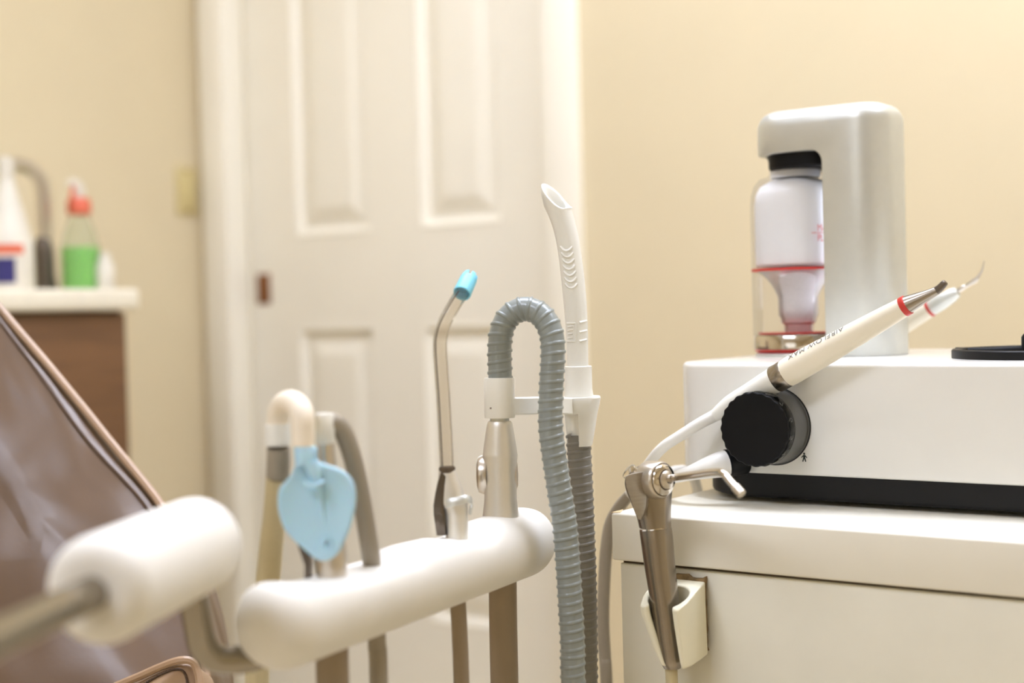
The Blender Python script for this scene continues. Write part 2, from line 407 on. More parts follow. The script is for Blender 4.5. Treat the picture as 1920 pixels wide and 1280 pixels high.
# faucet
g = at_counter(84, .2); g.z = z_ct; zq = lambda px, py: on(0, XC-.2, px, py)
k = (g-CAM).dot(FW)/FPX
fa = root('faucet', g, 'brushed steel gooseneck faucet on a dark base', 'faucet')
obj('base', lathe([(0, 0), (24*k, 0), (24*k, .01), (20*k, .03), (19*k, zq(84, 470).z-z_ct), (13*k, zq(84, 445).z-z_ct), (0, zq(84, 445).z-z_ct)], g, Z, 24), 'dark_steel', fa)
f0 = zq(84, 450); top = zq(60, 318)
obj('spout', tube([f0, zq(82, 390), zq(78, 345), zq(58, 318), zq(25, 308), zq(-15, 310), zq(-50, 335), zq(-60, 370)], 14*k, n=16), 'satin_steel', fa)
# small white bottle
g = at_counter(198, .1); g.z = z_ct; zz = lambda py: on(0, XC-.1, 198, py).z-z_ct; k = (g-CAM).dot(FW)/FPX
cu = root('small_bottle', g, 'small plain white bottle right of the green spray bottle', 'bottle')
obj('bottle', lathe([(0, 0), (15*k, 0), (17*k, .004), (17*k, zz(500)), (12*k, zz(488))], g, Z, 20), 'white_bottle', cu)
obj('cap', lathe([(11*k, zz(489)), (11*k, zz(474)), (0, zz(473))], g, Z, 16), 'white_bottle', cu)

# ================================================================== DENTAL CHAIR
chair = root('dental_chair', V((P(60, 1200, 1.35).x, P(60, 1200, 1.35).y, 0)), 'brown leather dental chair with stitched piped edges', 'dental chair')
def cushion(outline, nrm, thick, bev, puff):
    """front face is a fan of inset rings so it bulges"""
    nrm = V(nrm).normalized(); c = sum((V(p) for p in outline), V((0, 0, 0)))/len(outline); rings = []
    rings.append([V(p)-nrm*thick for p in outline])
    for j in range(7):
        a = math.pi/2*j/6; ins = bev*(1-math.cos(a)); h = -bev+bev*math.sin(a)
        rings.append([V(p)+(c-V(p)).normalized()*ins+nrm*h for p in outline])
    for s in (.12, .25, .45, .7):
        rings.append([V(p)+(c-V(p)).normalized()*bev+(c-V(p))*s+nrm*(puff*math.sin(math.pi/2*min(1, s*1.4))) for p in outline])
    return loft(rings)
oc = [(-420, 60, 1.58), (-200, 330, 1.52), (0, 578, 1.46), (80, 672, 1.435), (150, 757, 1.41), (215, 838, 1.39), (262, 895, 1.375), (300, 945, 1.36), (335, 1010, 1.34), (358, 1080, 1.32), (372, 1150, 1.30), (382, 1230, 1.275), (384, 1330, 1.25), (370, 1480, 1.21), (200, 1560, 1.2), (-200, 1560, 1.24), (-560, 1380, 1.32), (-760, 900, 1.45), (-700, 300, 1.55)]
ow = [np.array(P(*q)) for q in oc]
ol = [V(q) for q in smooth(ow+[ow[0]], 3)[:-1]]
pc = sum((V(q) for q in ow), V((0, 0, 0)))/len(ow)
nrm = -(V(ow[2])-pc).cross(V(ow[11])-pc).normalized()
if nrm.dot(CAM-pc) < 0: nrm = -nrm
br = obj('backrest', cushion(ol, nrm, .10, .022, .012), 'leather', chair, angle=80)
obj('piping', sweep([p+nrm*-.004 for p in ol]+[ol[0]+nrm*-.004], .0042, 8, False), 'leather_light', br, label='raised leather piping along the backrest edge')
ins_ = [p+(pc-p).normalized()*.016+nrm*.0005 for p in ol]
obj('seam', sweep(ins_+[ins_[0]], .0011, 6, False), 'stitch', br, label='dark stitched seam beside the piping')
o2 = [(150, 1330, 1.215), (205, 1293, 1.215), (262, 1268, 1.21), (305, 1249, 1.205), (338, 1238, 1.20), (360, 1240, 1.2), (370, 1256, 1.2), (375, 1290, 1.195), (378, 1400, 1.18), (300, 1560, 1.17), (0, 1560, 1.18), (-100, 1450, 1.2)]
w2 = [V(q) for q in smooth([np.array(P(*q)) for q in o2]+[np.array(P(*o2[0]))], 3)[:-1]]
pc2 = sum(w2, V((0, 0, 0)))/len(w2)
st = obj('seat_cushion', cushion(w2, nrm, .05, .012, .006), 'leather_light', chair, angle=80)
obj('piping', sweep([p+nrm*.001 for p in w2]+[w2[0]+nrm*.001], .0035, 8, False), 'leather_light', st)
in2 = [p+(pc2-p).normalized()*.011+nrm*.0012 for p in w2]
obj('stitching', join(*[sweep([in2[i]+(in2[(i+1) % len(in2)]-in2[i])*((j+.15)/4), in2[i]+(in2[(i+1) % len(in2)]-in2[i])*((j+.8)/4)], .0012, 5) for i in range(len(in2)) for j in range(4)]), 'stitch', st, label='row of dark stitches', kind='stuff')
cb = V((chair.location.x-.15, chair.location.y+.1, 0))
obj('pedestal', lathe([(0, 0), (.26, 0), (.26, .03), (.12, .06), (.1, .34), (0, .34)], cb, Z, 32), 'plastic_white', chair)

# ================================================================== CART WITH WORKTOP
XK, YK, ZK, ZS = -.6394, 1.015, .6909, .6509
cart = root('cart_cabinet', (0, 1.3, 0), 'cream laminate cabinet carrying the polishing unit', 'cabinet')
obj('body', box(XK+.0045, .60, YK+.006, 1.64, .06, ZS-.003, .0012), 'cart_panel', cart)
obj('top_gap', box(XK+.006, .599, YK+.009, 1.63, ZS-.004, ZS), 'gap_dark', cart)
obj('plinth', box(XK+.03, .57, YK+.05, 1.6, 0, .06), 'machine_black', cart)
wt = root('worktop', (0, 1.3, ZS), 'white laminate worktop with a thick front edge', 'worktop')
obj('slab', box(XK, .61, YK, 1.66, ZS, ZK, .0022, 3), 'cart_laminate', wt)
cp = [(1143.5, 961), (1146, 958.5), (1153, 953.5), (1163, 951.5), (1168, 955), (1163, 960.8)]
ch = [on(2, ZK+.0002, *q) for q in cp]
ch = [V((max(q.x, XK+.0004), max(q.y, YK+.0006), ZK+.0002)) for q in ch]
obj('edge_chip', disc_prism(ch, (0, 0, .0003)), 'chip', wt, label='worn tan chip at the worktop corner', flat=True)

# ================================================================== POLISHING UNIT
YM = 1.1217; ZB = .7165; ZT = .8125
unit = root('polishing_unit', (-.3, 1.28, ZK), 'white powder polishing unit with black base and silver tower', 'dental device')
obj('shell', rprism(-.651, .03, YM, 1.46, ZB, ZT, .06, .0045, .002, 12), 'machine_white', unit)
obj('base', rprism(-.628, .01, YM+.003, 1.44, ZK+.004, ZB+.002, .068, 0, .004, 12), 'machine_black', unit)
for x_, y_ in ((-.56, 1.19), (-.05, 1.19), (-.56, 1.4), (-.05, 1.4)):
    obj('foot', lathe([(.012, 0), (.012, .005)], (x_, y_, ZK), Z, 16), 'black_rubber', unit)
# tower
tw = obj('tower', rprism(-.6268, -.4906, 1.2598, 1.3438, ZT, 1.0505, .032, .017, 0, 12, 7), 'satin_silver', unit)
xcut, zcut, rc = -.5498, 1.0085, .012
side = [(-.70, ZT-.01), (xcut, ZT-.01), (xcut, zcut-rc)] + [(xcut-rc+rc*math.cos(a), zcut-rc+rc*math.sin(a)) for a in [math.pi/2*j/6 for j in range(1, 7)]] + [(-.70, zcut)]
cut(tw, [loft([[V((x, 1.2, z)) for x, z in side], [V((x, 1.4, z)) for x, z in side]])], .0012)
XB, YB = -.5955, 1.3016
obj('arm_shade', rprism(-.617, xcut+.001, 1.2668, 1.3368, .994, 1.0095, .026, 0, .003, 8), 'black_rubber', unit, label='black slab standing in for the shade under the tower arm')  # black slab added to darken the shadowed recess below the arm
obj('chamber_pad', lathe([(0, 0), (.052, 0), (.052, .0022), (.050, .003), (0, .003)], (XB+.01, YB, ZT), Z, 48), 'satin_silver', unit)
obj('lamp', box(xcut-.0006, xcut+.001, YB-.02, YB+.02, .86, .975, .0005), 'led', unit, label='white lamp strip beside the powder chamber')
# water bottle socket on the right
sk = obj('socket_ring', lathe([(.0905, 0), (.0905, .0065), (.0895, .0075), (.085, .0075), (.084, .0065), (.084, 0)], (-.331, 1.25, ZT), Z, 72, False), 'machine_black', unit, label='black round bottle socket rim')
obj('socket_floor', lathe([(0, .001), (.0845, .001)], (-.331, 1.25, ZT), Z, 48, False), 'machine_white', sk)
bp_ = on(1, 1.27, 1916, 655)
obj('socket_handle', tube([(bp_.x-.055, 1.26, ZT+.004), (bp_.x-.02, 1.265, ZT+.004), (bp_.x+.0, 1.27, ZT+.005), (bp_.x+.03, 1.27, ZT+.005)], .004, n=10), 'black_rubber', sk)
obj('socket_knob', lathe([(0, 0), (.008, 0), (.008, .010), (.006, .013), (0, .013)], (bp_.x+.008, 1.27, ZT+.006), Z, 20), 'black_rubber', sk)
# knob
kb = on(1, YM, 1452, 798); KX, KZ = kb.x, kb.z; AX = V((0, -1, 0))
knob = obj('knob', lathe([(.0335, 0), (.0335, .0012), (.0322, .0016), (.0316, .026)], (KX, YM, KZ), AX, 64), 'hose_dark', unit, label='grey collar of the big control knob')
MATS['knob_grey'] = mat('knob_grey', '504F4B', .35); knob.data.materials[0] = MATS['knob_grey']
obj('knob_edge', lathe([(.0337, 0), (.0341, .0006), (.0337, .0013)], (KX, YM, KZ), AX, 64), 'machine_black', knob)
def scallop(r0, amp, n, y, N=144): return [V((KX+(r0+amp*math.cos(n*2*math.pi*j/N))*math.cos(2*math.pi*j/N), y, KZ+(r0+amp*math.cos(n*2*math.pi*j/N))*math.sin(2*math.pi*j/N))) for j in range(N)]
obj('scale_drum', lathe([(.0306, .026), (.0306, .0355)], (KX, YM, KZ), AX, 64), 'machine_black', knob)
obj('scale_window', loft([scallop(.0314, .0000, 24, YM-.0262), scallop(.0319, .0001, 24, YM-.029), scallop(.0317, .0005, 24, YM-.0358)], False), 'smoke_clear', knob, label='clear scalloped ring over the scale')
obj('cap_face', loft([scallop(.0300, .0004, 24, YM-.0354), scallop(.0312, .0005, 24, YM-.0362), scallop(.0312, .0005, 24, YM-.0385), scallop(.0303, .0004, 24, YM-.0392)]), 'black_rubber', knob, angle=12, label='matte black scalloped knob face')
nums = []
for i in range(10):
    tv, tf = text_mesh(str(i+1), .0095)
    a0 = math.radians(15 + (i+1-6)*28)
    vs = []
    for v in tv:
        a = a0 - v.x/.0309; r = .0309
        vs.append(V((KX+r*math.cos(a), YM-.0308-v.y*.9, KZ+r*math.sin(a))))
    nums.append((vs, tf))
obj('scale_numbers', join(*nums), 'plastic_white', knob, label='white scale numbers round the knob', flat=True)
# person pictogram
pc_ = on(1, YM-.0003, 1508, 857); s_ = S(1, 1.2)
hd = [V((pc_.x+2.1*s_*math.cos(a), YM-.0004, pc_.z+6.8*s_+2.1*s_*math.sin(a))) for a in [2*math.pi*j/14 for j in range(14)]]
bd = [(-1.6, 4.4), (1.6, 4.4), (3, 3.4), (6.2, -.2), (5, -1.4), (2.2, 1.2), (2.2, -1.2), (4.2, -8), (2, -8.6), (0, -3), (-2, -8.6), (-4.2, -8), (-2.2, -1.2), (-2.2, 1.2), (-5, -1.4), (-6.2, -.2), (-3, 3.4)]
bdw = [V((pc_.x+x*s_, YM-.0004, pc_.z+y*s_)) for x, y in bd]
obj('pictogram', join((hd, [tuple(range(14))]), (bdw, [tuple(range(len(bdw)))])), 'print_black', unit, label='tiny black walking-figure mark under the knob', flat=True)
# lower hose connector + its hose
c0 = on(1, YM-.022, 1372, 868); c1 = on(1, YM-.022, 1352, 872)
obj('hose_connector', tube([tuple(on(1, YM-.004, 1392, 862))+(.013,), tuple(on(1, YM-.012, 1376, 866))+(.0125,), tuple(on(1, YM-.018, 1362, 868))+(.012,)], 0, n=20), 'machine_black', unit)
q = [(1362, 868, YM-.018, .0115), (1345, 872, YM-.024, .0108), (1320, 879, YM-.03, .0088), (1296, 886, YM-.034, .0066), (1270, 893, YM-.03, .0055), (1240, 899, YM-.01, .005), (1215, 904, YM+.03, .005)]
pts = [tuple(on(1, Y_, x, y))+(r,) for x, y, Y_, r in q]
pts += [(-.668, 1.21, .70, .005), (-.675, 1.24, .60, .005), (-.672, 1.26, .35, .005), (-.668, 1.3, .05, .005), (-.66, 1.4, .006, .005)]
obj('supply_hose', tube(pts, 0, 8, 18), 'cable_white', unit, label='white hose with tapered strain relief below the knob')

# ------------------------------------------------------------------ powder chamber standing on the unit
pz = lambda py: on(1, YB, 1484, py).z
ch = root('powder_chamber', (XB, YB, ZT+.003), 'clear powder chamber full of white powder under the silver tower', 'powder container')
O = V((XB, YB, 0))
obj('base_ring', lathe([(0, pz(657)), (0.0400, pz(657)), (0.0437, pz(653)), (0.0445, pz(652)), (0.0445, pz(629)), (0.0432, pz(626)), (0, pz(626))], O, Z, 64), 'polished_steel', ch, label='chrome base ring')
obj('red_gasket', lathe([(0, pz(661)), (0.0389, pz(661)), (0.0432, pz(655)), (0.0440, pz(651)), (0.0427, pz(651.5))], O, Z, 64), 'red', ch)
obj('foot', lathe([(0, ZT+.003), (.022, ZT+.003), (.024, pz(660)), (0, pz(660))], O, Z, 40), 'black_rubber', ch)
obj('red_disc', lathe([(0, pz(625)), (0.0394, pz(625)), (0.0394, pz(622.5)), (0, pz(622))], O, Z, 48), 'red', ch)
obj('outer_wall', lathe([(0.0445, pz(627)), (0.0447, pz(505)), (0.0447, pz(385)), (0.0437, pz(365)), (0.0405, pz(347)), (0.0356, pz(336)), (.0270, pz(331)), (.0252, pz(326)), (.0252, pz(312))], O, Z, 64, False), 'clear_plastic', ch, label='clear outer wall')
obj('powder_fill', lathe([(0, pz(499)), (0.0389, pz(499)), (0.0405, pz(496)), (0.0405, pz(388)), (0.0389, pz(366)), (0.0346, pz(350)), (.025, pz(339)), (0, pz(333))], O, Z, 56), 'powder', ch, label='white powder')
obj('red_seal', lathe([(0.0416, pz(508)), (0.0449, pz(507.5)), (0.0449, pz(503)), (0.0416, pz(502.5))], O, Z, 64, False), 'red', ch)
obj('funnel', lathe([(.0405, pz(506)), (.0365, pz(510)), (.031, pz(520)), (.0265, pz(531)), (.0228, pz(543)), (.0200, pz(555)), (.0196, pz(560)), (.0194, pz(590)), (.0172, pz(598)), (.0170, pz(604)), (.0142, pz(608)), (.0140, pz(624))], O, Z, 48, False), 'frosted', ch, label='frosted funnel')
obj('powder_core', lathe([(0, pz(507)), (.034, pz(511)), (.0245, pz(532)), (.0175, pz(556)), (.0170, pz(584)), (.011, pz(594)), (0, pz(596))], O, Z, 40), 'powder', ch)
obj('red_valve', lathe([(.0150, pz(597)), (.0150, pz(602)), (.0122, pz(606)), (.0122, pz(623))], O, Z, 40, False), 'print_red', ch)
obj('neck_ring', lathe([(.0242, pz(334)), (.0242, pz(316)), (.0236, pz(313)), (0, pz(313))], O, Z, 48), 'powder', ch)
obj('lid', lathe([(.0225, pz(318)), (.0236, pz(316)), (.0278, pz(290)), (.0282, 1.0083), (0, 1.0083)], O, Z, 64), 'black_rubber', ch, label='black sealing lid')
# print on the chamber, wrapped round the wall
view = math.atan2(CAM.y-YB, CAM.x-XB)
def wrap_text(body, size, px, py):
    tv, tf = text_mesh(body, size, .95); x0 = min(v.x for v in tv)
    a_c = view + math.asin(max(-1, min(1, S(px-1494, 1.385)/.0452)))
    return [V((XB+.0452*math.cos(a_c+(v.x-x0)*.74/.0452), YB+.0452*math.sin(a_c+(v.x-x0)*.74/.0452), pz(py)+v.y)) for v in tv], tf
a_l = view + math.asin(S(1521-1494, 1.385)/.0452)
ln = arc_patch(V((XB, YB, 0)), .0452, a_l, a_l+.9, pz(442.6), pz(441.4))
obj('print', join(wrap_text('MAX', .0092, 1532, 433.5), wrap_text('PLUS', .0092, 1532, 452), ln), 'print_red', ch, label='red level mark and lettering', flat=True)

# ------------------------------------------------------------------ polishing handpiece resting across the knob
YP = YM-.0185
def on_pen(px, py, Y=YP): return on(1, Y, px, py)
pa, pb_ = on_pen(1465, 705), on_pen(1697.5, 573.5); pd = (pb_-pa).normalized(); L_ = (pb_-pa).length
hp = root('polishing_handpiece', pa, 'cream polishing handpiece with red ring lying across the black knob', 'handpiece')
obj('collar', lathe([(.0114, -.0062), (.0118, -.0056), (.0119, .0050), (.0116, .0058)], pa, pd, 40), 'brushed_steel', hp, label='steel collar ring')
def pen_r(h): return np.interp(h, [.0055, .008, .035, .07, .105, L_-.003], [.0118, .0122, .0117, .0104, .0089, .0080])
obj('grip', lathe([(float(pen_r(h)), h) for h in np.linspace(.0055, L_-.0022, 26)], pa, pd, 40), 'pen_cream', hp)
obj('red_ring', lathe([(.0080, L_-.0022), (.0083, L_-.0018), (.0082, L_+.0022), (.0076, L_+.0026)], pa, pd, 40), 'red', hp)
t0, t1, t2 = pa+pd*(L_+.0024), on_pen(1757, 544.5), on_pen(1772, 529.5)
t15 = on_pen(1762, 540)
obj('nozzle', tube([tuple(t0)+(.0074,), tuple(t0+(t1-t0)*.33)+(.0058,), tuple(t0+(t1-t0)*.7)+(.0042,), tuple(t1)+(.0033,)], 0, 8, 28), 'brushed_steel', hp)
obj('nozzle_tip', tube([tuple(t1-pd*.002)+(.0034,), tuple(t15)+(.0031,), tuple(t2)+(.0026,), tuple(t2+(t2-t15).normalized()*.001)+(.0012,)], 0, 5, 16), 'dark_steel', hp)
q = [(1455, 711, YP, .0112), (1437, 721, YP, .0106), (1410, 737, YP, .0098), (1385, 752, YP+.001, .0096), (1366, 763.5, YP+.002, .0088), (1340, 779, YP, .0054), (1310, 795, YP-.006, .0050), (1275, 817, YP-.012, .0048), (1245, 837, YP-.016, .0048), (1222, 862, YP-.012, .0048), (1203, 893, YP-.004, .0050), (1182, 926, YP+.004, .0052), (1160, 952, YP+.012, .0056), (1144, 985, YP+.016, .0058), (1137, 1030, YP+.016, .0058), (1133, 1090, YP+.016, .0058), (1131, 1160, YP+.016, .0058), (1134, 1230, YP+.016, .0058), (1138, 1290, YP+.016, .0058)]
pts = [tuple(on_pen(x, y, Y_))+(r,) for x, y, Y_, r in q]
obj('strain_relief', tube(pts[:6], 0, 8, 28), 'plastic_white', hp)
last = pts[-1]
obj('cable', tube(pts[5:12], 0, 8, 18), 'cable_white', hp)
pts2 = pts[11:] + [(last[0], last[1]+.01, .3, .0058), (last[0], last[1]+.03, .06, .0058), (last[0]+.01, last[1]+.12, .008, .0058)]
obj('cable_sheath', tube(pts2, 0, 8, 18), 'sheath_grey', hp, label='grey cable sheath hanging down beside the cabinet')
# wrapped lettering
tv, tf = text_mesh('AIRFLOW MAX', .0078, 1.08)
wd = max(v.x for v in tv)-min(v.x for v in tv); sx = .0545/wd
pu = (Z - pd*Z.dot(pd)).normalized(); pn = pd.cross(pu);
if pn.dot(CAM-pa) < 0: pn = -pn
hc = .0435; vs = []
for v in tv:
    h = hc - v.x*sx; r = float(pen_r(h))+.00042; a = math.radians(52) - v.y*1.0/.011
    vs.append(pa + pd*h + pu*(r*math.sin(a)) + pn*(r*math.cos(a)))
obj('lettering', (vs, tf), 'print_grey', hp, flat=True, label='grey printed lettering')
# holder arm under the pen
obj('magnet_rest', tube([tuple(pa+pd*.012+V((0, .010, -.003)))+(.004,), tuple(V((pa.x+.010, YM+.001, pa.z+.002)))+(.005,)], 0, 2, 12), 'machine_black', unit)
# pen rests in a trough cut into the knob collar
cut(knob, [lathe([(.0122, -.09), (.0122, .09)], pa, pd, 40)])
# ------------------------------------------------------------------ scaler handpiece behind the tower
YQ = 1.392
sa, sb_ = on(1, YQ, 1690, 612), on(1, YQ, 1744, 578.5); sd = (sb_-sa).normalized()
s0 = sb_ - sd*.085; sL = .085
sh = root('scaler_handpiece', s0, 'scaler handpiece with red ring and fine hooked tip behind the silver tower', 'handpiece')
obj('grip', lathe([(.006, -.002), (.0085, .0), (.0092, .02), (.0090, .05), (.0082, sL-.001)], s0, sd, 32), 'pen_cream', sh)
obj('red_ring', lathe([(.0084, sL-.0015), (.0086, sL), (.0084, sL+.0015)], s0, sd, 32), 'red', sh)
c1 = on(1, YQ, 1795, 546.5)
cl = (c1-s0).dot(sd)
obj('head_cone', lathe([(.0080, sL+.0015), (.0082, sL+.012), (.0070, cl-.006), (.0052, cl), (.003, cl+.001)], s0, sd, 32), 'satin_silver', sh)
tp = [(1795, 546.5, .0024), (1806, 539, .0026), (1812, 536, .0018), (1824, 528.5, .0024), (1831, 524, .0024), (1836, 516, .0014), (1842, 505, .001), (1845.5, 488, .0005)]
obj('scaler_tip', tube([tuple(on(1, YQ, x, y))+(r,) for x, y, r in tp], 0, 5, 12), 'satin_steel', sh)
rest_ = s0+sd*.018
obj('rest', box(rest_.x-.005, rest_.x+.005, YQ-.006, YQ+.006, ZT-.001, rest_.z-.007, .001), 'machine_black', unit)

# ================================================================== SYRINGE AND ITS HOLDER
YS = .985
sp = lambda x, y, Y=YS: on(1, Y, x, y)
hold = root('syringe_holder', sp(1262, 1255, YK), 'cream plastic syringe holder glued to the cabinet front', 'holder')
hx = sp(1250, 1130).x
# plan outline of the C-shaped cup (local x, y with wall at y=0, opening towards -y)
cy0 = -(YK-YS); cr = .0165; plan = []
for j in range(15):                                    # inner cavity from one lip round the back to the other
    a = math.radians(-52 + (360-76)*j/14 - 0)
    plan.append((cr*math.cos(a), cy0+cr*math.sin(a)))
lipL = plan[-1]; lipR = plan[0]
outer = [(lipL[0]-.0025, lipL[1]-.0035), (lipL[0]-.0075, lipL[1]-.0025), (-.0215, cy0-.004), (-.0235, cy0+.010), (-.0215, .0), (.0170, .0), (.0195, cy0+.012), (.0200, cy0-.006), (lipR[0]+.0065, lipR[1]-.0035), (lipR[0]+.002, lipR[1]-.003)]
plan = plan + outer
zt_, zb_ = sp(1265, 1084, YK).z, sp(1262, 1246, YK-.03).z
rings = []
for i in range(13):
    t = i/12; ring = []
    for x, y in plan:
        f_ = -y/.05                                                        # 0 at the wall, 1 at the lips
        ztop = zt_ - .017*max(0, f_)**1.6; zbot = zb_ + .004*(1-f_)
        z = zbot + (ztop-zbot)*t
        s = .60 + .40*min(1, t*1.15)**.8
        ring.append(V((hx + .002 + (1-s)*.020 + x*s, YK + y*(.86+.14*t), z)))
    rings.append(ring)
ho = obj('cup', loft(rings), 'plastic_cream', hold, angle=50)
bv = ho.modifiers.new('soft', 'BEVEL'); bv.width = .0014; bv.segments = 3; bv.limit_method = 'ANGLE'; bv.angle_limit = math.radians(55)
rs = []
for j in range(60):
    a = 2*math.pi*j/60; rr = 1+random.uniform(-.05, .05)
    x = max(-.021, min(.0160, .034*math.cos(a))); z = max(-.026, min(.0322, .05*math.sin(a)))
    rs.append(V((hx+.002+x*rr, YK+.0045, (zt_+zb_)/2+.002+z*rr)))
obj('glue_residue', disc_prism(rs, (0, -.0052, 0)), 'residue', hold, label='brown crusty glue round the holder')

syr = root('air_water_syringe', sp(1262, 1250), 'brushed steel air-water syringe standing in the cream holder', 'syringe')
def w_(px): return S(px, 1.137)
hpts = [(1229, 992, 30.5), (1232, 1015, 30.5), (1237, 1060, 29), (1244, 1110, 27.5), (1249, 1150, 26), (1254, 1195, 24), (1258, 1225, 22.2), (1260, 1242, 20.5), (1260.5, 1252, 16)]
obj('handle', tube([tuple(sp(x, y))+(w_(r),) for x, y, r in hpts], 0, 5, 36), 'brushed_steel', syr)
obj('seam_ring', tube([tuple(sp(1228.6, 988.5))+(w_(30.2),), tuple(sp(1229, 991.5))+(w_(30.8),)], 0, 2, 36), 'polished_steel', syr)
head = [(1228.3, 988, 30.2, 30), (1226, 970, 32, 30), (1222, 948, 36.5, 30), (1218, 925, 42, 30), (1216, 905, 45, 29), (1217, 888, 42, 27), (1222, 877, 34, 22), (1227, 871, 24, 14), (1229, 869.5, 12, 7)]
rings = []
hq = smooth(head, 4)
for x, y, wa, wb_ in hq:
    c = sp(x, y); rings.append([c + R0*(w_(wa)*math.copysign(abs(math.cos(a))**.85, math.cos(a))) + F0*(w_(wb_)*math.copysign(abs(math.sin(a))**.85, math.sin(a))) for a in [2*math.pi*j/36 for j in range(36)]])
obj('head', loft(rings), 'brushed_steel', syr)
YA = YS-.022
pl = [(1172, 893), (1180, 889), (1196, 886), (1207, 884), (1210, 900), (1212, 925), (1211, 948), (1206, 966), (1201, 974.5), (1196.5, 973), (1190, 958), (1181, 933), (1174, 912)]
plw = [P(x, y, 1.137-.0270+ (x-1190)*.00030) for x, y in pl]
nrm2 = -(FW*.9+RT*.25).normalized()
obj('side_plate', slab(plw, -nrm2, .012, .0006), 'plate_steel', syr, label='brushed flat side plate', angle=30)
obj('rivet', lathe([(.0011, 0), (.0009, .0006), (0, .0007)], P(1178.5, 902.5, 1.108), nrm2, 12), 'satin_steel', syr)
# nozzle boss
nx = (-F0*.74 + R0*.64 + Z*.06).normalized()
bc_ = P(1240, 899, 1.118)
obj('nozzle_boss', lathe([(.0148, -.014), (.0148, -.001), (.0138, .0014), (.0130, .0020)], bc_, nx, 40), 'satin_steel', syr)
nut = obj('nozzle_nut', lathe([(.0126, .0020), (.0124, .0032), (.0112, .0044), (.0084, .0054), (.0078, .0050)], bc_, nx, 40), 'polished_steel', syr)
obj('groove', lathe([(.0131, .0016), (.0131, .0023), (.0120, .0026)], bc_, nx, 40), 'gap_dark', nut)
obj('nozzle_cone', lathe([(.0075, .004), (.0072, .0068), (.0052, .0085), (.0034, .0090), (.0030, .0075)], bc_, nx, 32), 'satin_steel', nut)
obj('groove', lathe([(.0080, .0052), (.0074, .0058)], bc_, nx, 32, False), 'gap_dark', nut)
n0 = bc_ + nx*.007
e0, e1_, e2 = P(1262, 895.5, 1.105), P(1352, 883, 1.040), P(1389, 924, 1.025)
obj('tip', tube([n0, e0, e0+(e1_-e0)*.5, e0+(e1_-e0)*.86, e1_+(e2-e1_)*.12, e1_+(e2-e1_)*.5, e2], .0030, 8, 16), 'polished_steel', syr, label='thin bent steel tip')
tp_r = obj('tip_sleeve', tube([e1_+(e2-e1_)*.72, e2, e2+(e2-e1_).normalized()*.0012], [.0036]*13, 6, 16), 'satin_steel', syr)
bt = P(1183, 886, 1.128)
bn = (-R0*.75+Z*.65-F0*.2).normalized()
obj('button', lathe([(.0062, -.004), (.0062, .0010), (.0068, .0016), (.0066, .0028), (.0045, .0036), (0, .0038)], bt, bn, 28), 'polished_steel', syr)
h0 = sp(1258.5, 1250)
obj('hose', tube([h0, h0+V((.0005, 0, -.03)), h0+V((.001, .0, -.10)), h0+V((0, -.01, -.3)), h0+V((-.02, -.0, -.5)), h0+V((-.05, .0, -.565))], .0050, 6, 16), 'hose_yellow', syr)

# ================================================================== ASSISTANT ARM: HOLDER BAR, STEEL TUBE, FOAM GRIP
BA, BB = P(530, 1165, .868), P(975, 1015, 1.15); BB.z = BA.z; bax = (BB-BA).normalized(); BL = (BB-BA).length; bs = bax.cross(Z).normalized(); BR = .0290
arm = root('instrument_holder_arm', (BA.x, BA.y, 0), 'white foam-covered instrument holder arm on bent steel tube', 'holder arm')
prof_t = [-.2, .0, .08, .14, .30, .388, .40, .425, .47, .60, .645, .73, .745, .79, .9, 1.2]
prof_h = [1.0, .86, .66, .58, .60, .585, .60, .79, .84, .76, .62, .60, .70, .93, 1.0, 1.0]
def bar_top(t): return float(np.interp(t, prof_t, prof_h))*BR
rings = []
ts = []
for j in range(1, 13): a = math.pi/2*j/12; ts.append((-math.cos(a)*BR, math.sin(a)*BR))
for j in range(1, 90): ts.append((BL*j/90, BR))
for j in range(0, 12): a = math.pi/2*j/12; ts.append((BL+math.sin(a)*BR, math.cos(a)*BR))
for s, r in ts:
    h = bar_top(s/BL); ring = []
    for j in range(48):
        a = 2*math.pi*j/48; x, z = r*math.cos(a), r*math.sin(a)
        if z > 0:
            kk = 10/BR; z = -math.log(math.exp(-kk*z)+math.exp(-kk*h))/kk + math.log(1+math.exp(-kk*h))/kk*0
            z = max(z, 0) if z < 0 else z
        ring.append(BA + bax*s + bs*x + Z*z)
    rings.append(ring)
obj('holder_bar', loft(rings), 'foam_white', arm, angle=60, label='rounded white bar with flat instrument seats')
HF, HN = P(366, 1022, .822), P(186, 1106, .700); hax = (HN-HF).normalized(); HL = (HN-HF).length; HR = .0277
gp = [(.012, -.0135)]
for j in range(1, 8): a = math.pi/2*j/7; gp.append((.012+(HR-.012)*math.sin(a), .0-.0135*math.cos(a)))
gp.append((HR, HL-.004))
for j in range(1, 8): a = math.pi/2*j/7; gp.append((.0145+(HR-.0145)*math.cos(a), HL-.004+.0135*math.sin(a)))
gp.append((.0095, HL+.0085))
obj('foam_grip', lathe(gp, HF, hax, 48), 'foam_white', arm, label='thick white foam grip')
tq = [P(486, 1226, .872), P(450, 1236, .868), P(404, 1234, .862), P(380, 1208, .856), P(370, 1165, .850), P(364, 1120, .846), P(361, 1070, .842), HF+hax*-.016+V((0, 0, -.004)), HF, HF+hax*HL*.5, HN, HN+hax*.06, HN+hax*.16, HN+hax*.26]
end = tq[-1]
tq += [end+hax*.05+V((0, 0, -.03)), V((end.x+hax.x*.06, end.y+hax.y*.06, end.z-.12)), V((end.x+hax.x*.06, end.y+hax.y*.06, .25)), V((end.x+hax.x*.06, end.y+hax.y*.06, .0))]
tq = [BA+(tq[0]-BA)*.3] + tq
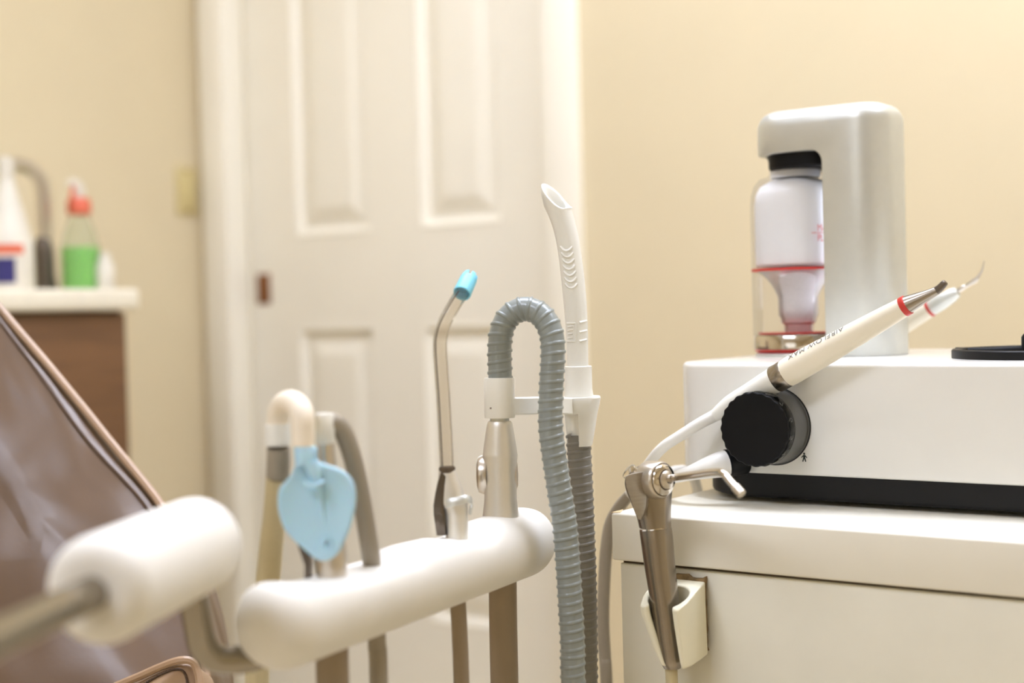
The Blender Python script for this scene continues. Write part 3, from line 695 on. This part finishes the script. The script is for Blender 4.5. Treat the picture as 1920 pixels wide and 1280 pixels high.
obj('steel_tube', tube([tuple(p) for p in tq],   .0088, 8, 24), 'tube_steel', arm, label='bent satin steel tube')

# ------------------------------------------------------------------ spiral hose builder
def spiral_hose(pts, r, pitch, root_, m1, m2, name='corrugated_hose'):
    p = smooth(pts, 10); L = [0.]
    for i in range(1, len(p)): L.append(L[-1]+float(np.linalg.norm(p[i]-p[i-1])))
    N = int(L[-1]/.003); P2 = [V([np.interp(L[-1]*i/N, L, [q[c] for q in p]) for c in range(3)]) for i in range(N+1)]
    hs = obj(name, sweep(P2, r, 24), m1, root_)
    pp, fr = frames(P2); turns = L[-1]/pitch; steps = int(turns*20); hel = []
    for i in range(steps+1):
        s = i/steps*N; k = min(int(s), N-1); t = s-k
        c = pp[k]*(1-t)+pp[k+1]*t; a_ = (fr[k][0]*(1-t)+fr[k+1][0]*t).normalized(); b_ = (fr[k][1]*(1-t)+fr[k+1][1]*t).normalized(); tt = fr[k][2]
        an = 2*math.pi*turns*i/steps; n_ = a_*math.cos(an)+b_*math.sin(an)
        hel.append((c, n_, tt))
    vs, fs = [], []
    for c, n_, tt in hel:
        for dr, dt in ((-.0006, -.0021), (.0006, -.0011), (.0009, 0.), (.0006, .0011), (-.0006, .0021)): vs.append(c+n_*(r+dr)+tt*dt)
    for i in range(len(hel)-1):
        for j in range(4): fs.append((i*5+j, i*5+j+1, (i+1)*5+j+1, (i+1)*5+j))
    obj('spiral_rib', (vs, fs), m2, hs, angle=70)
    return hs

# ------------------------------------------------------------------ strong suction valve at the far end of the bar
D1 = 1.121; D2 = 1.215; vb = P(939, 966, D1)
sv = root('suction_valve', vb, 'silver suction valve with grey corrugated hose at the far bar end', 'suction valve')
vt = P(937, 787, D1); va = (vt-vb).normalized()
yy = lambda y: (P(938, y, D1)-vb).dot(va)
q = lambda px: S(px, D1)
obj('valve_body', lathe([(q(33), -.012), (q(34), yy(966)), (q(33.6), yy(962)), (q(32), yy(950)), (q(30.5), yy(935)), (q(30.6), yy(900)), (q(31), yy(870)), (q(32.5), yy(857)), (q(33), yy(852)), (q(32.2), yy(849)), (q(31), yy(838)), (q(28), yy(818)), (q(25), yy(800)), (q(23.5), yy(793)), (q(21), yy(789)), (0, yy(789))], vb, va, 48), 'satin_alloy', sv)
obj('neck', lathe([(q(18), yy(792)), (q(18), yy(780))], vb, va, 32), 'satin_silver', sv)
for px, py, s in ((907, 890, -1), (968, 889, 1)):
    c = P(px, py, D1+.006)
    obj('rotary_knob', lathe([(.0148, -.002), (.0150, .001), (.0135, .0042), (.009, .0056), (0, .006)] if s < 0 else [(.012, -.004), (.012, .0), (.009, .0012), (0, .0016)], c, (R0*s), 32), 'satin_steel', sv)
obj('knob_clip', tube([P(907, 858, D1+.012), P(899, 862, D1+.012), P(898, 885, D1+.012), P(905, 905, D1+.012)], .0022, 5, 10), 'plastic_white', sv)
co = lambda y: (P(938, y, D1)-vb).dot(va)
obj('collar', lathe([(q(20), co(783)), (q(28), co(783)), (q(28.8), co(781)), (q(28.8), co(710)), (q(28), co(708)), (q(22.5), co(708))], vb, va, 48), 'plastic_white', sv, label='white hose collar')
pin = P(920, 765, D1-.0118)
obj('pin_hole', lathe([(.0007, 0), (.0007, .0006)], pin, -FW, 10), 'gap_dark', sv)
a0 = P(960, 761, D1); a1 = P(1022, 759, D1+.028); a2 = P(1078, 762, D2)
def strap(pts, hh, tt):
    rings = []
    for i, p in enumerate(pts):
        d = (pts[min(i+1, len(pts)-1)]-pts[max(i-1, 0)]).normalized(); s = d.cross(Z).normalized()
        rings.append([p+s*x+Z*z for x, z in ((-tt, -hh+.001), (-tt+.001, -hh), (tt-.001, -hh), (tt, -hh+.001), (tt, hh-.001), (tt-.001, hh), (-tt+.001, hh), (-tt, hh-.001))])
    return loft(rings)
obj('cup_bracket', strap([a0, P(990, 760.5, D1+.006), a1, a2], S(16.5, D1), .004), 'plastic_white', sv, label='white strap to the tip holder')
# tip holder cup
cx_ = P(1090, 790, D2)
def cup_ring(y, hw, dp): c = P(1090+(y-743)*-.03, y, D2); return [c + R0*(S(hw, D2)*math.copysign(abs(math.cos(a))**.7, math.cos(a))) + F0*(dp*math.copysign(abs(math.sin(a))**.7, math.sin(a))) for a in [2*math.pi*j/40 for j in range(40)]]
cupo = obj('tip_cup', loft([cup_ring(835, 22, .0125), cup_ring(832, 23.5, .0135), cup_ring(800, 28, .015), cup_ring(775, 31, .0165), cup_ring(757, 34.5, .018), cup_ring(745, 36, .0185), cup_ring(743, 35, .018)]), 'plastic_white', sv)
s0_ = P(1070, 805, D2-.02)
cut(cupo, [tube([tuple(P(1064, 776, D2-.013)), tuple(P(1066, 850, D2-.013))], .0095, 3, 20)])
hpath = [P(938, 722, D1), P(937.5, 690, D1), P(937, 655, D1), P(940, 622, D1), P(954, 593, D1), P(985, 578, D1-.003), P(1017, 592, D1-.008), P(1034, 625, D1-.012), P(1037, 665, D1-.014), P(1034.5, 710, D1-.014), P(1032.5, 760, D1-.014), P(1033, 805, D1-.014), P(1040, 860, D1-.014), P(1049, 920, D1-.014), P(1059, 985, D1-.014), P(1065, 1060, D1-.014), P(1070, 1140, D1-.014), P(1074, 1220, D1-.014), P(1075, 1300, D1-.014)]
hb = hpath[-1]; hpath += [V((hb.x, hb.y, .3)), V((hb.x-.02, hb.y+.03, .06)), V((hb.x-.08, hb.y+.14, .014))]
spiral_hose(hpath, S(22.2, D1), .0072, sv, 'hose_grey', 'hose_rib')
b0 = P(942, 1070, D1); b1 = P(946, 1285, D1)
obj('tail_hose', tube([vb+V((0, 0, -.02)), b0, b1, V((b1.x, b1.y, .3)), V((b1.x-.03, b1.y+.05, .05)), V((b1.x-.08, b1.y+.16, .014))], S(26.5, D1), 6, 24), 'hose_tan', sv)

# ------------------------------------------------------------------ white evacuator tip in the cup
ev = root('evacuator_tip', P(1086, 760, D2), 'white slanted suction tip standing in the white cup', 'suction tip')
ctr = [(1084.5, 760, 19.5), (1084, 720, 19.5), (1083.5, 690, 19.8), (1082.5, 640, 20.2), (1080, 590, 21.2), (1076.5, 545, 21.8), (1071.5, 500, 21.6), (1065, 455, 21.4), (1057, 420, 21.6), (1050, 398, 22.5)]
rings = []; n = 40; cs = smooth([tuple(P(x, y, D2))+(S(r, D2),) for x, y, r in ctr], 5)
pts_, fr_ = frames([c[:3] for c in cs])
nm = (UP*.60 - FW*.46 + RT*.62).normalized()
def ringat(c, r, nrm_, rot, rx=1.0):
    a = nrm_.cross(FW).normalized(); b = a.cross(nrm_).normalized()
    return [V(c)+a*(r*rx*math.cos(2*math.pi*j/n))+b*(r*math.sin(2*math.pi*j/n)) for j in range(n)]
for c, (a, b, t) in zip(cs, fr_): rings.append(ringat(c[:3], c[3], t, 0))
t_end = fr_[-1][2]
mouth = P(1040, 369, D2)
for s in (.35, .7, .92, 1.0):
    nn = (t_end*(1-s)+nm*s).normalized(); c = V(cs[-1][:3])*(1-s)+mouth*s
    rings.append(ringat(c, S(22.5+5*s - (1.0 if s == 1 else 0), D2), nn, 0, 1+.28*s))
rings.append(ringat(mouth, S(22.5, D2), nm, 0, 1.26)); rings.append(ringat(mouth-t_end*.0015, S(21, D2), nm, 0, 1.26))
for s in (.6, .25, 0):
    rings.append(ringat(V(cs[-1][:3])*(1-s)+mouth*s-t_end*.002, S(18.5+2*s, D2), (t_end*(1-s)+nm*s).normalized(), 0, 1+.26*s))
for i in (-4, -8, -12, -16, -20): rings.append(ringat(cs[i][:3], cs[i][3]*.82, fr_[i][2], 0))
obj('tip', loft(rings), 'plastic_white', ev, angle=60)
def skin(x, y, lift=0.):
    """point on the camera side of the tip's surface at a place on it"""
    ys = [c[1] for c in ctr][::-1]; xc = float(np.interp(y, ys, [c[0] for c in ctr][::-1])); r = float(np.interp(y, ys, [c[2] for c in ctr][::-1]))
    return P(x, y, D2-S(math.sqrt(max(r*r-(x-xc)**2, 1)), D2)-lift), xc
for i in range(7):
    y = 462+i*11.6; xc = skin(0, y)[1]-4
    obj('grip_ridge', tube([tuple(skin(xc+u*11, y+8-8*u*u, .0001)[0]) for u in (-1, -.66, -.33, 0, .33, .66, 1)], .0011, 2, 6), 'plastic_white', ev)
def line(*q): return tube([tuple(skin(x, y, .0001)[0]) for x, y in q], .0007, 2, 6)
obj('raised_plate', join(line((1063, 606), (1070, 606), (1079, 606)), line((1064, 640), (1070, 640), (1079, 640)), line((1079, 606), (1079, 623), (1079, 640)), *[line((1065, y), (1070, y-1), (1075, y-1.5)) for y in (613, 620, 627, 634)]), 'plastic_white', ev, label='small raised embossed plate')
for y in (603, 621, 638): obj('side_ridge', tube([tuple(skin(x, y+d, .0001)[0]) for x, d in ((1086, 1.5), (1093, 0), (1099, -1.5))], .0012, 2, 6), 'plastic_white', ev)
obj('adapter', lathe([(S(24, D2), -S(2, D2)), (S(27.5, D2), S(18, D2)), (S(27, D2), S(24, D2)), (S(25.5, D2), S(34, D2)), (S(25.5, D2), S(76, D2)), (S(24.5, D2), S(77, D2)), (S(19.5, D2), S(77, D2))], P(1086, 763, D2), Z, 40), 'plastic_white', ev, label='white tip adapter')
h2 = [P(1084, 815, D2), P(1086, 850, D2), P(1089, 910, D2), P(1092, 985, D2), P(1095, 1060, D2), P(1097, 1140, D2), P(1098, 1220, D2), P(1099, 1300, D2)]
hb = h2[-1]; h2 += [V((hb.x, hb.y, .3)), V((hb.x-.03, hb.y+.03, .06)), V((hb.x-.1, hb.y+.1, .014))]
spiral_hose(h2, S(22.0, D2), .0072, ev, 'hose_dark', 'hose_dark')

# ------------------------------------------------------------------ saliva ejector
D3 = 1.060; q = lambda px: S(px, D3)
se = root('saliva_ejector', P(856, 1003, D3), 'silver saliva ejector with bent clear tube and light blue tip', 'saliva ejector')
rings = []
for x, y, a_, b_ in smooth([(857, 1012, 21, 21), (856.5, 975, 21, 20), (855, 955, 22, 20), (850, 943, 25.5, 19), (847, 930, 25, 18), (844, 912, 22, 17), (841, 895, 18.5, 15.5), (839, 884, 16, 14.5), (838.5, 879, 15, 14), (838.5, 877, 13, 12.5)], 4):
    c = P(x, y, D3); rings.append([c+R0*q(a_)*math.cos(t)+F0*q(b_)*math.sin(t) for t in [2*math.pi*j/32 for j in range(32)]])
obj('valve_body', loft(rings), 'satin_alloy', se)
pl = [(827, 884), (836, 892), (834, 915), (832, 945), (834, 975), (836, 1004), (818.5, 1004), (816, 985), (813, 965), (812.5, 948), (816, 925), (821, 903)]
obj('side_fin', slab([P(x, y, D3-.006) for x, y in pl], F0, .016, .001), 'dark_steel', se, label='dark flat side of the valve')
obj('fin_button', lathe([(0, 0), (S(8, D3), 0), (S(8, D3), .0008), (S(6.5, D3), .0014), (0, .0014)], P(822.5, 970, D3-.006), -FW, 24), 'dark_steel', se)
lv_ = [P(836, 944, D3-.0085), P(846, 941.5, D3-.0105), P(860, 938.5, D3-.0108), P(874, 935.5, D3-.0092), P(882, 937, D3-.004), P(884, 946, D3+.001), P(881, 962, D3+.003)]
rings = []; sp_ = [V(p) for p in smooth(lv_, 4)]
for i, p in enumerate(sp_):
    d = (sp_[min(i+1, len(sp_)-1)]-sp_[max(i-1, 0)]).normalized(); o_ = (p-P(857, 945, D3)); o_ = (o_-d*o_.dot(d)).normalized(); s_v = d.cross(o_).normalized()
    rings.append([p+s_v*(x*q(7.5))+o_*(y*.0009) for x, y in ((-1, -.6), (-.85, -1), (.85, -1), (1, -.6), (1, .6), (.85, 1), (-.85, 1), (-1, .6))])
obj('lever', loft(rings), 'satin_silver', se, label='curved silver lever')
cpts = [(838, 884), (836.5, 850), (834, 800), (831, 745), (827.5, 695), (825, 655), (826, 632), (832, 609), (842, 588), (856, 564), (868, 546), (875, 533)]
cdp = [0, 0, 0, 0, 0, 0, 0, 0, .001, .005, .010, .014]
cw = [P(x, y, D3+o) for (x, y), o in zip(cpts, cdp)]
ct = obj('clear_tube', tube([tuple(p) for p in cw], q(13), 6, 24, False), 'clear_vinyl', se, label='clear bent suction tube')
obj('wire', tube([tuple(P(x-8, y-.5, D3+o)) for (x, y), o in zip(cpts[:-1], cdp)], .0006, 6, 8), 'dark_steel', ct)
obj('ferrule', lathe([(q(15), -.002), (q(15.5), .001), (q(14), .0022)], P(838.5, 880, D3), Z, 28), 'gap_dark', se)
c0, c1 = P(866, 550, D3+.0075), P(882.5, 515, D3+.024); cax = (c1-c0).normalized(); cl_ = (c1-c0).length
tipo = obj('tip_cap', lathe([(q(14), .0), (q(16.5), -.0003), (q(17.2), .001), (q(16.4), cl_*.75), (q(14.5), cl_*.95), (q(12), cl_), (q(10), cl_), (q(10.5), cl_*.7), (q(13.5), .002), (q(14), 0)], c0, cax, 36, False), 'blue_tip', se, label='light blue slotted tip')
a_ = cax.cross(FW).normalized(); b_ = cax.cross(a_).normalized(); cuts = []
for i in range(6):
    t = 2*math.pi*(i+.35)/6; dr = a_*math.cos(t)+b_*math.sin(t); side_ = cax.cross(dr).normalized()
    cc = c0+cax*cl_*.95+dr*q(14); hw = .0012
    vs = [cc+side_*(sx_*hw)+cax*(sy*cl_*.22)+dr*(sz*.004) for sx_ in (-1, 1) for sy in (-1, 1) for sz in (-1, 1)]
    cuts.append((vs, [(0, 1, 3, 2), (4, 6, 7, 5), (0, 4, 5, 1), (2, 3, 7, 6), (0, 2, 6, 4), (1, 5, 7, 3)]))
cut(tipo, cuts)
b0 = P(857, 1100, D3); b1 = P(865.5, 1285, D3)
obj('tail_hose', tube([P(857, 1010, D3), b0, b1, V((b1.x, b1.y, .3)), V((b1.x-.03, b1.y+.04, .05)), V((b1.x-.1, b1.y+.12, .01))], q(15), 6, 20), 'hose_tan', se)

# ------------------------------------------------------------------ near suction valve with smooth looping hose
D4 = .925; q = lambda px: S(px, D4)
nv = root('near_suction_valve', P(620, 1095, D4), 'silver suction valve with smooth taupe hose behind the blue mouthpiece', 'suction valve')
rings = []
for x, y, a_, b_ in smooth([(624, 1115, 27, 27), (623, 1090, 27, 26), (621, 1060, 30, 25), (618, 1030, 31, 24), (614, 990, 29, 23), (612, 940, 26, 22), (612, 900, 22, 21), (612, 870, 18, 18), (611, 845, 16, 16), (611, 826, 16, 16)], 4):
    c = P(x, y, D4); rings.append([c+R0*q(a_)*math.cos(t)+F0*q(b_)*math.sin(t) for t in [2*math.pi*j/32 for j in range(32)]])
obj('valve_body', loft(rings), 'satin_steel', nv)
pl = [(560, 1000), (572, 1008), (579, 1030), (583, 1060), (582, 1085), (579, 1108), (568, 1108), (570, 1085), (570, 1060), (562, 1035), (556, 1015)]
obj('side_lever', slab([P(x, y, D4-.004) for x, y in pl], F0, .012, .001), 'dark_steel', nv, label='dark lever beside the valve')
obj('hose_cap', lathe([(q(17), 0), (q(19), .001), (q(19), q(52)), (q(16), q(58)), (0, q(58))], P(609, 832, D4), Z, 28), 'plastic_white', nv, label='white hose cap')
lp = [(607, 795, D4), (622, 791, D4+.004), (640, 804, D4+.008), (655, 838, D4+.012), (668, 885, D4+.016), (679, 940, D4+.02), (689, 1000, D4+.026), (697, 1055, D4+.034), (703, 1130, D4+.044), (707, 1215, D4+.05), (711, 1300, D4+.05)]
lw = [P(*a) for a in lp]; e = lw[-1]; lw += [V((e.x, e.y, .3)), V((e.x-.03, e.y+.05, .05)), V((e.x-.1, e.y+.14, .01))]
obj('loop_hose', tube([tuple(p) for p in lw], q(18.3), 6, 22), 'hose_taupe', nv)
b0 = P(622, 1200, D4); b1 = P(624, 1290, D4)
obj('tail_hose', tube([P(622, 1110, D4), b0, b1, V((b1.x, b1.y, .3)), V((b1.x-.03, b1.y+.05, .05)), V((b1.x-.08, b1.y+.16, .014))], q(31), 6, 22), 'hose_tan', nv)

# ------------------------------------------------------------------ blue isolation mouthpiece on its elbow and hose
D5 = .905; q = lambda px: S(px, D5)
mp_ = root('isolation_mouthpiece', P(570, 835, D5), 'pale blue leaf-shaped mouthpiece hanging from a cream elbow', 'mouthpiece')
el = [(521, 815, D5+.03), (521, 790, D5+.03), (523, 772, D5+.028), (533, 757, D5+.022), (548, 754, D5+.012), (561, 765, D5+.004), (567, 785, D5), (568.5, 810, D5), (569, 836, D5)]
obj('elbow', tube([tuple(P(*a))+(S(rr, a[2]),) for a, rr in zip(el, (20, 20.5, 21, 22, 22.5, 22.5, 22, 21.5, 21))], 0, 8, 28), 'cream_rubber', mp_, label='cream bent elbow')
obj('hose_collar', lathe([(q(19), 0), (q(24), .0006), (q(24.6), .002), (q(23.5), q(42)), (q(20), q(43))], P(521, 836, D5+.03), Z, 32), 'plastic_white', mp_, label='white hose collar')
hh = [(522, 840, D5+.03, 21.5), (522, 865, D5+.032, 22), (521, 890, D5+.036, 22), (516, 950, D5+.055, 21.5), (509, 1020, D5+.08, 22), (502, 1090, D5+.10, 22.5), (492, 1180, D5+.115, 22.5), (482, 1300, D5+.12, 22.5)]
hw_ = [tuple(P(a[0], a[1], a[2]))+(S(a[3], a[2]),) for a in hh]
obj('hose_cuff', tube(hw_[:3], 0, 6, 24), 'hose_taupe', mp_)
e = hw_[-1]; hw_ += [(e[0], e[1], .3, e[3]), (e[0]-.03, e[1]+.05, .05, e[3]), (e[0]-.1, e[1]+.14, .01, e[3])]
obj('hose', tube(hw_[2:], 0, 6, 24), 'hose_yellow', mp_)
lf = [(553, 838), (592, 838), (591, 856), (599, 866), (615, 872), (634, 878), (651, 889), (662, 905), (666.5, 927), (665, 955), (657, 988), (646, 1014), (636, 1035), (622, 1048), (604, 1053), (588, 1047), (570, 1032), (549, 1013), (532, 992), (522, 965), (519, 938), (524, 914), (537, 899), (546, 888), (552, 870), (554, 855)]
sm = [tuple(a) for a in smooth([(x, y) for x, y in lf]+[lf[0]], 3)][:-1]
def leaf_d(x, y): return D5-.002 + .00000028*((x-592)**2)*1.0 + .00002*(y-838)*-.6
lw_ = [P(x, y, leaf_d(x, y)) for x, y in sm]
cen = P(592, 945, leaf_d(592, 945)+.0015)
rings = []
def inset(s, back): return [p+(cen-p)*s+FW*back for p in lw_]
rings = [inset(.8, .0052), inset(.3, .0052), inset(.05, .005), inset(.01, .0042), inset(0, .0026), inset(.012, .001), inset(.05, .0), inset(.12, .0006), inset(.3, .0022), inset(.6, .0026), inset(.85, .0026)]
leaf = obj('leaf', loft(rings), 'blue_silicone', mp_, angle=70)
obj('neck', lathe([(q(19.5), -q(36)), (q(20.5), -q(20)), (q(20.5), -q(2)), (q(19), 0), (q(12), 0)], P(572, 836, D5), Z, 28), 'blue_silicone', mp_)
obj('midrib', tube([tuple(P(583, 868, D5-.001))+(q(16),), tuple(P(592, 890, D5-.001))+(q(14),), tuple(P(600, 930, D5-.0))+(q(6),), tuple(P(608, 975, D5+.001))+(q(4),), tuple(P(614, 1012, D5+.001))+(q(3),)], 0, 5, 14), 'blue_silicone', leaf)
obj('clip_band', tube([tuple(P(570, 903, D5-.004)), tuple(P(580, 909, D5-.0062)), tuple(P(595, 909, D5-.0062)), tuple(P(607, 902, D5-.004))], q(4), 5, 10), 'blue_silicone', leaf)
rg = [tuple(P(615+8*math.cos(t), 1020+11*math.sin(t), D5-.0025)) for t in [2*math.pi*j/16 for j in range(17)]]
obj('eyelet', sweep(rg, q(3.2), 10, False), 'blue_silicone', leaf)

sc.frame_set(1)
